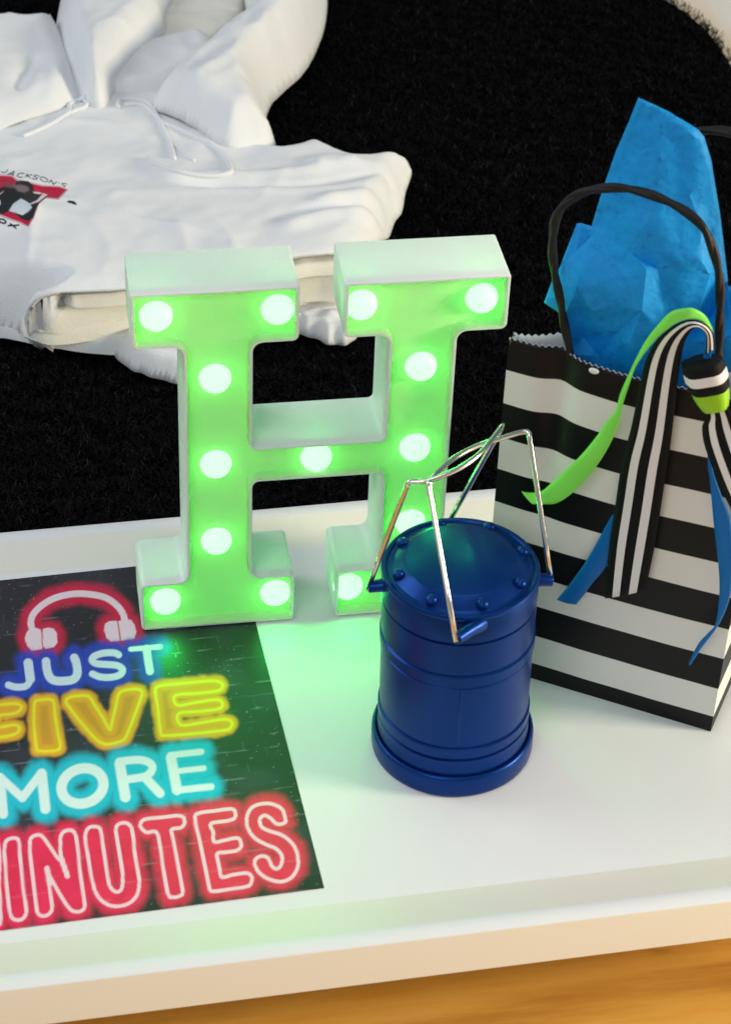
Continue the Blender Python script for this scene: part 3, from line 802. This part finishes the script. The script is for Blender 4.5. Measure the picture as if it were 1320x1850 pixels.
# ------------------------------------------------------------------ white hoodie
hoodie = empty("white_hoodie", at(330, 420, ZR), "folded white hooded sweatshirt with a small chest print, lying on the black rug", "hoodie")
def fleece(name, base):
    m = M(name, base, .9, spec=.15, sheen=.15)
    vec = coords(m); f1 = noise(m, vec, 900, 3, .6); f2 = noise(m, vec, 28, 3)
    a = N(m, "ShaderNodeMath", operation='MULTIPLY_ADD'); L(m, f2, a.inputs[0]); a.inputs[1].default_value = 2.2; L(m, f1, a.inputs[2])
    bump(m, a.outputs[0], .35, .0012); return m
m_fl = fleece("white_fleece", (.79, .81, .83))
m_in = fleece("cream_fleece_lining", (.83, .81, .72))
BVHS = []
def cloth(name, outline, zi, R, ridges=(), res=.35, mat=None, thick=.25, wob=.12, seed=1, power=1.0, wscale=.16, register=True, crease=.22):
    O3 = catmull([at(*p) for p in outline], 6, True)
    O2 = O3[:, :2]
    x0, y0 = O2.min(0)-res; x1, y1 = O2.max(0)+res
    xs = np.arange(x0, x1+res, res); ys = np.arange(y0, y1+res, res)
    Xg, Yg = np.meshgrid(xs, ys); Q = np.c_[Xg.ravel(), Yg.ravel()]
    ins = inside(Q, O2)
    d, j, t = seg_dist(Q, O2, np.roll(O2, -1, 0))
    nxt = np.roll(O3, -1, 0)
    ez = O3[j, 2]*(1-t)+nxt[j, 2]*t
    near = O3[j, :2]*(1-t[:, None])+nxt[j, :2]*t[:, None]
    P = Q.copy(); P[~ins] = near[~ins]; d = np.where(ins, d, 0)
    zt_ = zi(P[:, 0], P[:, 1]) if callable(zi) else np.full(len(P), float(zi))
    q = np.clip(d/R, 0, 1); prof = (1-(1-q)**2)**power
    z = ez+(zt_-ez)*prof
    k = smooth(0, 1.2, d)
    z = z+k*wob*2*(vnoise(P[:, 0]*wscale*2.2+seed*9, P[:, 1]*wscale*2.2, seed)-.5)+k*wob*.8*(vnoise(P[:, 0]*.9, P[:, 1]*.9+seed, seed+3)-.5)
    wx = P[:, 0]*.26+1.3*vnoise(P[:, 0]*.14, P[:, 1]*.14, seed+7); wy = P[:, 1]*.15+1.1*vnoise(P[:, 0]*.2+4, P[:, 1]*.12, seed+5)
    rn = 1-np.abs(2*vnoise(wx+seed*3.3, wy, seed+1)-1)
    z = z+k*crease*(rn**3-.25)*(.35+.9*vnoise(P[:, 0]*.11, P[:, 1]*.11, seed+2))
    for pts, w, amp in ridges:
        zr_ = float(np.mean(zt_)); l = catmull([at(u, v_, zr_)[:2] for u, v_ in pts], 5)
        dd, jj, tt = seg_dist(P, l[:-1], l[1:])
        s = (jj+tt)/(len(l)-1); fade = smooth(0, .15, s)*smooth(1, .85, s)
        z = z+amp*np.exp(-(dd/w)**2)*(.25+.75*fade)*smooth(0, .8, d)
    ny, nx = Xg.shape; idx = np.arange(nx*ny).reshape(ny, nx)
    F = np.stack([idx[:-1, :-1], idx[:-1, 1:], idx[1:, 1:], idx[1:, :-1]], -1).reshape(-1, 4)
    keep = ins[F].sum(1) >= 2; F = F[keep]
    used = np.unique(F); rem = -np.ones(nx*ny, int); rem[used] = np.arange(len(used)); F = rem[F]
    V = np.c_[P, z][used]
    o = mk(name, V, F, mat or m_fl, hoodie)
    bm = bmesh.new(); bm.from_mesh(o.data)
    inner = [q_ for q_ in bm.verts if not q_.is_boundary]
    edge = [q_ for q_ in bm.verts if q_.is_boundary]
    for _ in range(8):      # even out the rim so it does not show the sampling grid
        new = {}
        for q_ in edge:
            nb_ = [e_.other_vert(q_).co for e_ in q_.link_edges if e_.is_boundary]
            if len(nb_) == 2: new[q_] = q_.co*.5+(nb_[0]+nb_[1])*.25
        for q_, c_ in new.items(): q_.co = c_
    for _ in range(max(6, int(2.6/res))): bmesh.ops.smooth_vert(bm, verts=inner, factor=.5)
    bm.to_mesh(o.data); bm.free()
    V = np.array([(q_.co+o.location+hoodie.location) for q_ in o.data.vertices])/S
    if register: BVHS.append(BVHTree.FromPolygons([tuple(p) for p in V], [tuple(int(i) for i in f_) for f_ in F]))
    if thick:
        s = o.modifiers.new("fabric", 'SOLIDIFY'); s.thickness = thick*S; s.offset = -1
    return o
def hit(u, v_, lift=0.0):
    d = Vector(ray(u, v_)).normalized(); best = None
    for b in BVHS:
        loc, nr, i, ds = b.ray_cast(Vector(CAM), d)
        if loc is not None and (best is None or ds < best[1]): best = (loc, ds, nr)
    if best is None: return at(u, v_, 1.0)
    nr = best[2] if best[2].dot(d) < 0 else -best[2]
    return np.array(best[0]+nr*lift)

# stack of folded layers seen at the open front fold
def slab(name, front, zlo, zhi, mat, deep=11.0, seed=1, wob=.1, R=.45):
    fr = [(u, v_, zlo) for u, v_ in front]
    bk = []
    for u, v_ in reversed(front):
        q = at(u, v_, zlo)+np.array([0, deep, 0]); uv_ = topx(q); bk.append((float(uv_[0]), float(uv_[1]), zlo))
    return cloth(name, fr+bk, zhi, R, res=.22, mat=mat, thick=0, wob=wob, seed=seed)
slab("bottom_layer", [(-60,600),(0,610),(60,622),(110,632),(165,639),(215,642),(300,640),(420,625),(530,603),(560,598),(600,590),(640,575),(680,545)], ZR+.1, -1.75, m_fl, seed=2, R=.6)
cuff = [(206,642,ZR+.1),(214,622,ZR+.3),(250,600,ZR+.3),(340,590,ZR+.3),(350,690,ZR+.1),(318,694,ZR),(295,689,ZR),(268,682,ZR),(238,670,ZR),(216,655,ZR)]
cloth("cuff", cuff, -1.3, 1.0, res=.18, wob=.15, seed=5, ridges=[([(240,640),(280,655),(330,665)], .35, .25)])
cuff2 = [(520,585,ZR+.3),(560,570,ZR+.3),(640,570,ZR+.3),(650,600,ZR),(634,622,ZR),(620,627,ZR),(605,622,ZR),(590,625,ZR),(572,612,ZR),(548,610,ZR),(530,598,ZR)]
cloth("cuff", cuff2, -1.6, .8, res=.16, wob=.25, seed=6, wscale=.5)
slab("inner_layer", [(40,596),(60,618),(100,624),(160,617),(240,604),(330,590),(440,575),(560,556),(640,540)], -2.0, -.85, m_in, seed=3, R=.4)
slab("inner_layer", [(62,588),(78,600),(100,604),(140,597),(220,584),(330,570),(450,552),(560,545),(640,528)], -1.15, .9, m_in, seed=8, R=.9, wob=.2)
slab("inner_layer", [(118,552),(150,556),(220,552),(330,536),(450,520),(560,500),(640,488)], 1.15, 1.9, m_in, seed=9, R=.4, deep=4.5)

mainz = lambda x, y: 2.9-2.2*smooth(-3.5, -8.5, x)*smooth(44, 34, y)-1.9*smooth(33, 58, y)-1.2*smooth(17, 27, x)*smooth(60, 40, y)
MAIN = [(-80,260,0),(-80,600,ZR),(0,611,ZR),(50,622,ZR),(92,632,ZR+.05),(72,622,-2.6),(54,608,-1.9),(44,594,-1.1),(41,578,-.2),(48,560,.8),(66,542,1.8),(100,529,2.4),(150,525,2.55),(230,520,2.6),
        (330,500,2.7),(430,480,2.7),(530,462,2.7),(600,456,2.6),(650,448,1.6),(690,436,.2),(703,428,-1.6),(712,405,-1.6),(726,385,-1.6),(732,350,-1.4),(742,322,-1.2),(745,304,-.8),(735,294,-.4),(712,286,-.2),(690,285,-.2),(655,287,0),
        (632,284,.2),(605,270,.2),(580,260,.2),(558,260,.2),(497,270,.2),(430,240,0),(360,190,0),(280,170,0),(185,170,0),(100,160,0),(0,140,0)]
rid = [([(75,364),(140,372),(240,408),(330,432),(420,456)], .35, .2), ([(75,364),(64,400),(56,450),(48,505)], .35, .2),
       ([(265,302),(330,322),(430,320),(530,314),(620,296),(670,290)], .7, .34), ([(300,336),(420,342),(540,342),(620,326),(700,300)], .55, -.32),
       ([(330,355),(450,352),(560,354),(640,340),(720,318)], .7, .22),
       ([(500,440),(560,415),(620,402),(680,398),(705,392)], .8, .45), ([(480,420),(560,396),(640,380),(700,372),(725,368)], .6, -.35), ([(560,385),(640,362),(700,352),(735,345)], .7, .38),
       ([(705,300),(712,320),(728,335)], .5, -.45), ([(640,450),(670,430),(700,420)], .6, .3), ([(20,300),(30,420),(10,520)], 1.5, .3), ([(560,300),(600,285),(650,288)], .8, .3),
       ([(100,205),(190,212),(285,245)], .4, .22)]
cloth("body", MAIN, mainz, 2.1, ridges=rid, res=.26, wob=.14, seed=11, thick=.3)
cloth("shoulder", [(-80,260,.2),(-80,120,-2),(0,92,-2),(20,83,-2),(42,85,-2),(60,93,-2),(78,72,-2),(102,60,-2),(135,110,-1),(150,175,.6),(120,196,1.0),(80,208,1.1),(30,222,1.2)], 2.4, 2.6,
      ridges=[([(62,92),(50,120),(30,160)], .6, -.5), ([(110,90),(105,140),(90,190)], .8, .4)], wob=.15, seed=12, res=.3)
# inside of the hood
cloth("hood_lining", [(270,-60,-1),(470,-60,-1),(455,30,-1),(410,85,-1),(330,110,-1),(280,120,-1),(262,100,-1)], .6, 2.5, mat=m_in, res=.35, wob=.25, seed=13,
      ridges=[([(300,20),(360,12),(430,6)], .5, -.5), ([(330,75),(380,60),(430,30)], .7, .4)])
cloth("hood_back", [(232,125,-1),(265,105,-1),(300,88,-.6),(345,78,-.5),(378,82,-.5),(400,110,-.5),(350,170,-.8),(290,205,-.8),(225,215,-1),(180,210,-1.5),(200,165,-1.5)], 1.3, 1.6, wob=.2, seed=14,
      ridges=[([(230,150),(290,140),(340,120)], .6, .35), ([(210,185),(250,160),(300,150)], .5, -.4)], res=.3)
cloth("hood_side", [(100,64,-2),(103,40,-2),(112,15,-2),(125,-60,-2),(330,-60,-.5),(318,0,0),(303,35,0),(303,62,0),(290,86,.2),(262,106,.4),(240,128,.5),(213,168,.6),(190,207,.6),(150,205,.3),(120,175,-.5),(102,120,-1.5)], 4.0, 2.4,
      ridges=[([(240,10),(220,60),(190,110),(170,160)], 1.2, .4), ([(135,20),(130,90),(140,150)], .9, -.35), ([(290,20),(280,80),(235,120),(200,170)], .5, .25)], wob=.2, seed=15, res=.3)
HR = [(437,-60,.4),(585,-60,-2),(591,-10,-2),(589,35,-2),(577,80,-2),(553,128,-2),(521,163,-2),(488,196,-2),(480,226,-1.6),(490,248,-1),(498,270,.0),(450,274,.7),(405,270,1.0),(365,242,1.2),(320,216,1.3),(288,206,1.2),(273,193,.8),
      (300,165,.5),(330,138,.5),(372,100,.5),(415,66,.4),(444,38,.3),(442,5,.3)]
cloth("hood_side", HR, 4.0, 2.6, ridges=[([(500,112),(496,150),(484,190)], .35, .55), ([(520,110),(512,150),(496,190)], .5, -.7), ([(560,20),(540,70),(520,110)], 1.3, -.6), ([(330,180),(420,120),(500,100)], 1.3, .35),
      ([(350,225),(420,200),(470,190)], 1.0, -.3), ([(480,10),(470,50),(420,90),(330,160)], .6, .3)], wob=.25, seed=16, res=.28)
def cord(name, pts, r=.17, lift=.08, parent=hoodie):
    P = catmull([hit(u, v_, lift) for u, v_ in pts], 7)
    for _ in range(3): P[1:-1] = (P[:-2]+P[1:-1]*2+P[2:])/4
    v, f = tube(P, r, 10)
    return mk(name, v, f, m_fl, parent)
cord("drawstring", [(156,176),(140,182),(124,190),(128,202),(112,214),(92,226),(66,238),(42,248)])
cord("drawstring", [(150,178),(160,186),(152,196),(138,200),(126,206)], r=.15)
cord("drawstring", [(214,196),(214,184),(228,180),(250,182),(268,188),(282,208),(296,236),(308,262),(315,288)], r=.19)
cord("drawstring", [(226,192),(250,190),(270,198),(292,222),(320,234),(352,250),(385,266),(412,292),(418,312)], r=.18)
cord("drawstring", [(418,312),(398,318),(360,318),(318,310),(286,300),(268,288)], r=.18)
cord("drawstring", [(300,240),(316,262),(334,280),(352,292)], r=.15)

# chest print: flat ink on the fabric
def chest_colour(Q):
    s, ox, oy = .12879, 0, 280
    T = (Q-np.array([ox, oy]))/s
    n = len(T); col = np.zeros((n, 3)); al = np.zeros(n)
    def put(poly, c, feather=6.0):
        nonlocal col, al
        p = np.array(poly, float); d = seg_dist(T, p, np.roll(p, -1, 0))[0]
        d = np.where(inside(T, p), -d, d); a = smooth(feather, -feather, d)
        col = mixc(col, c, a); al = np.maximum(al, a)
    put([(-250,270),(0,275),(175,285),(245,345),(480,395),(600,425),(845,440),(955,490),(825,628),(640,604),(545,690),(480,880),(405,1008),(300,965),(0,850),(-250,780)], srgb((240,190,205)), 10)
    put([(-250,290),(0,295),(165,302),(240,362),(480,412),(600,440),(838,452),(940,490),(818,615),(660,598),(540,690),(470,880),(400,998),(300,950),(0,835),(-250,760)], srgb((185,0,55)))
    put([(-250,470),(0,470),(70,440),(200,430),(240,370),(300,362),(400,370),(470,430),(480,520),(610,550),(660,590),(560,670),(520,740),(470,880),(400,930),(300,900),(270,870),(150,780),(60,830),(0,830),(-250,700)], srgb((14,18,26)))
    put([(60,400),(200,400),(230,440),(180,470),(70,450)], srgb((120,60,75)), 15)
    put([(190,430),(300,420),(400,450),(410,500),(340,530),(250,510)], srgb((120,100,108)), 22)
    put([(460,520),(560,525),(600,548),(540,552),(480,540)], srgb((225,205,212)), 8)
    put([(190,690),(300,612),(420,682),(455,740),(400,800),(320,848),(130,785)], srgb((206,216,226)), 8)
    put([(610,540),(670,560),(620,600),(540,660),(430,700),(425,685),(520,640)], srgb((222,208,214)), 7)
    put([(-60,500),(0,545),(60,505),(40,530),(0,560),(-60,560)], srgb((210,190,196)), 8)
    put([(-60,630),(10,640),(15,690),(-10,720),(-60,720)], srgb((206,216,226)), 8)
    put([(940,655),(980,640),(1040,650),(1078,682),(1065,706),(1010,682),(960,672)], srgb((8,26,44)), 8)
    def ink(lines, w, c):
        nonlocal col, al
        d = dist_lines(T, lines, False)-w; a = smooth(6, -6, d); col = mixc(col, c, a); al = np.maximum(al, a)
    e = lambda cx, cy, rx, ry: [(cx+rx*math.cos(t), cy+ry*math.sin(t)+rx*math.cos(t)*.3) for t in np.linspace(0, 2*math.pi, 14)]
    dk = srgb((52, 55, 66))
    ink([[(115,205),(95,240),(55,248),(20,238)]], 6, dk)
    ink([[(120,275),(205,228),(185,292)],[(140,262),(195,270)]], 6, dk)
    ink([[(345,268),(310,255),(262,268),(245,295),(280,318),(318,312)]], 6, dk)
    ink([[(390,265),(360,312)],[(455,278),(380,292),(430,325)]], 6, dk)
    ink([[(555,300),(515,285),(480,292),(490,312),(530,325),(520,342),(480,342),(455,330)]], 6, dk)
    ink([e(620, 345, 52, 30)], 6, dk)
    ink([[(690,392),(725,355),(755,415),(800,380)]], 7, dk)
    ink([[(835,385),(830,400)]], 5, dk)
    ink([[(940,412),(905,400),(870,405),(890,425),(920,440),(905,452)]], 6, dk)
    ink([e(40, 930, 48, 28)], 11, srgb((10,10,14)))
    ink([[(150,965),(230,1030)],[(270,985),(120,995)],[(-120,880),(-50,930)]], 11, srgb((10,10,14)))
    return col, al
def build_print():
    us = np.arange(-26, 142, .9); vs = np.arange(300, 420, .9)
    Ug, Vg = np.meshgrid(us, vs); Q = np.c_[Ug.ravel(), Vg.ravel()]
    col, al = chest_colour(Q)
    need = al > .02
    P = np.zeros((len(Q), 3))
    for i in np.nonzero(need)[0]: P[i] = hit(Q[i, 0], Q[i, 1], .02)
    ny, nx = Ug.shape; idx = np.arange(nx*ny).reshape(ny, nx)
    F = np.stack([idx[:-1, :-1], idx[:-1, 1:], idx[1:, 1:], idx[1:, :-1]], -1).reshape(-1, 4)
    F = F[need[F].all(1)]; used = np.unique(F); rem = -np.ones(nx*ny, int); rem[used] = np.arange(len(used)); F = rem[F]
    m = vcol_material("chest_ink", .7)
    al_n = N(m, "ShaderNodeAttribute"); al_n.attribute_name = "print"
    L(m, al_n.outputs["Alpha"], bsdf(m).inputs["Alpha"])
    o = mk("chest_print", P[used], F, m, hoodie)
    ca = o.data.color_attributes.new("print", 'FLOAT_COLOR', 'POINT')
    ca.data.foreach_set("color", np.c_[col, al][used].astype(np.float32).ravel())
    o["label"] = "red and black chest print with lettering"
build_print()
SC.cycles.max_bounces = 8
SC.cycles.use_denoising = True
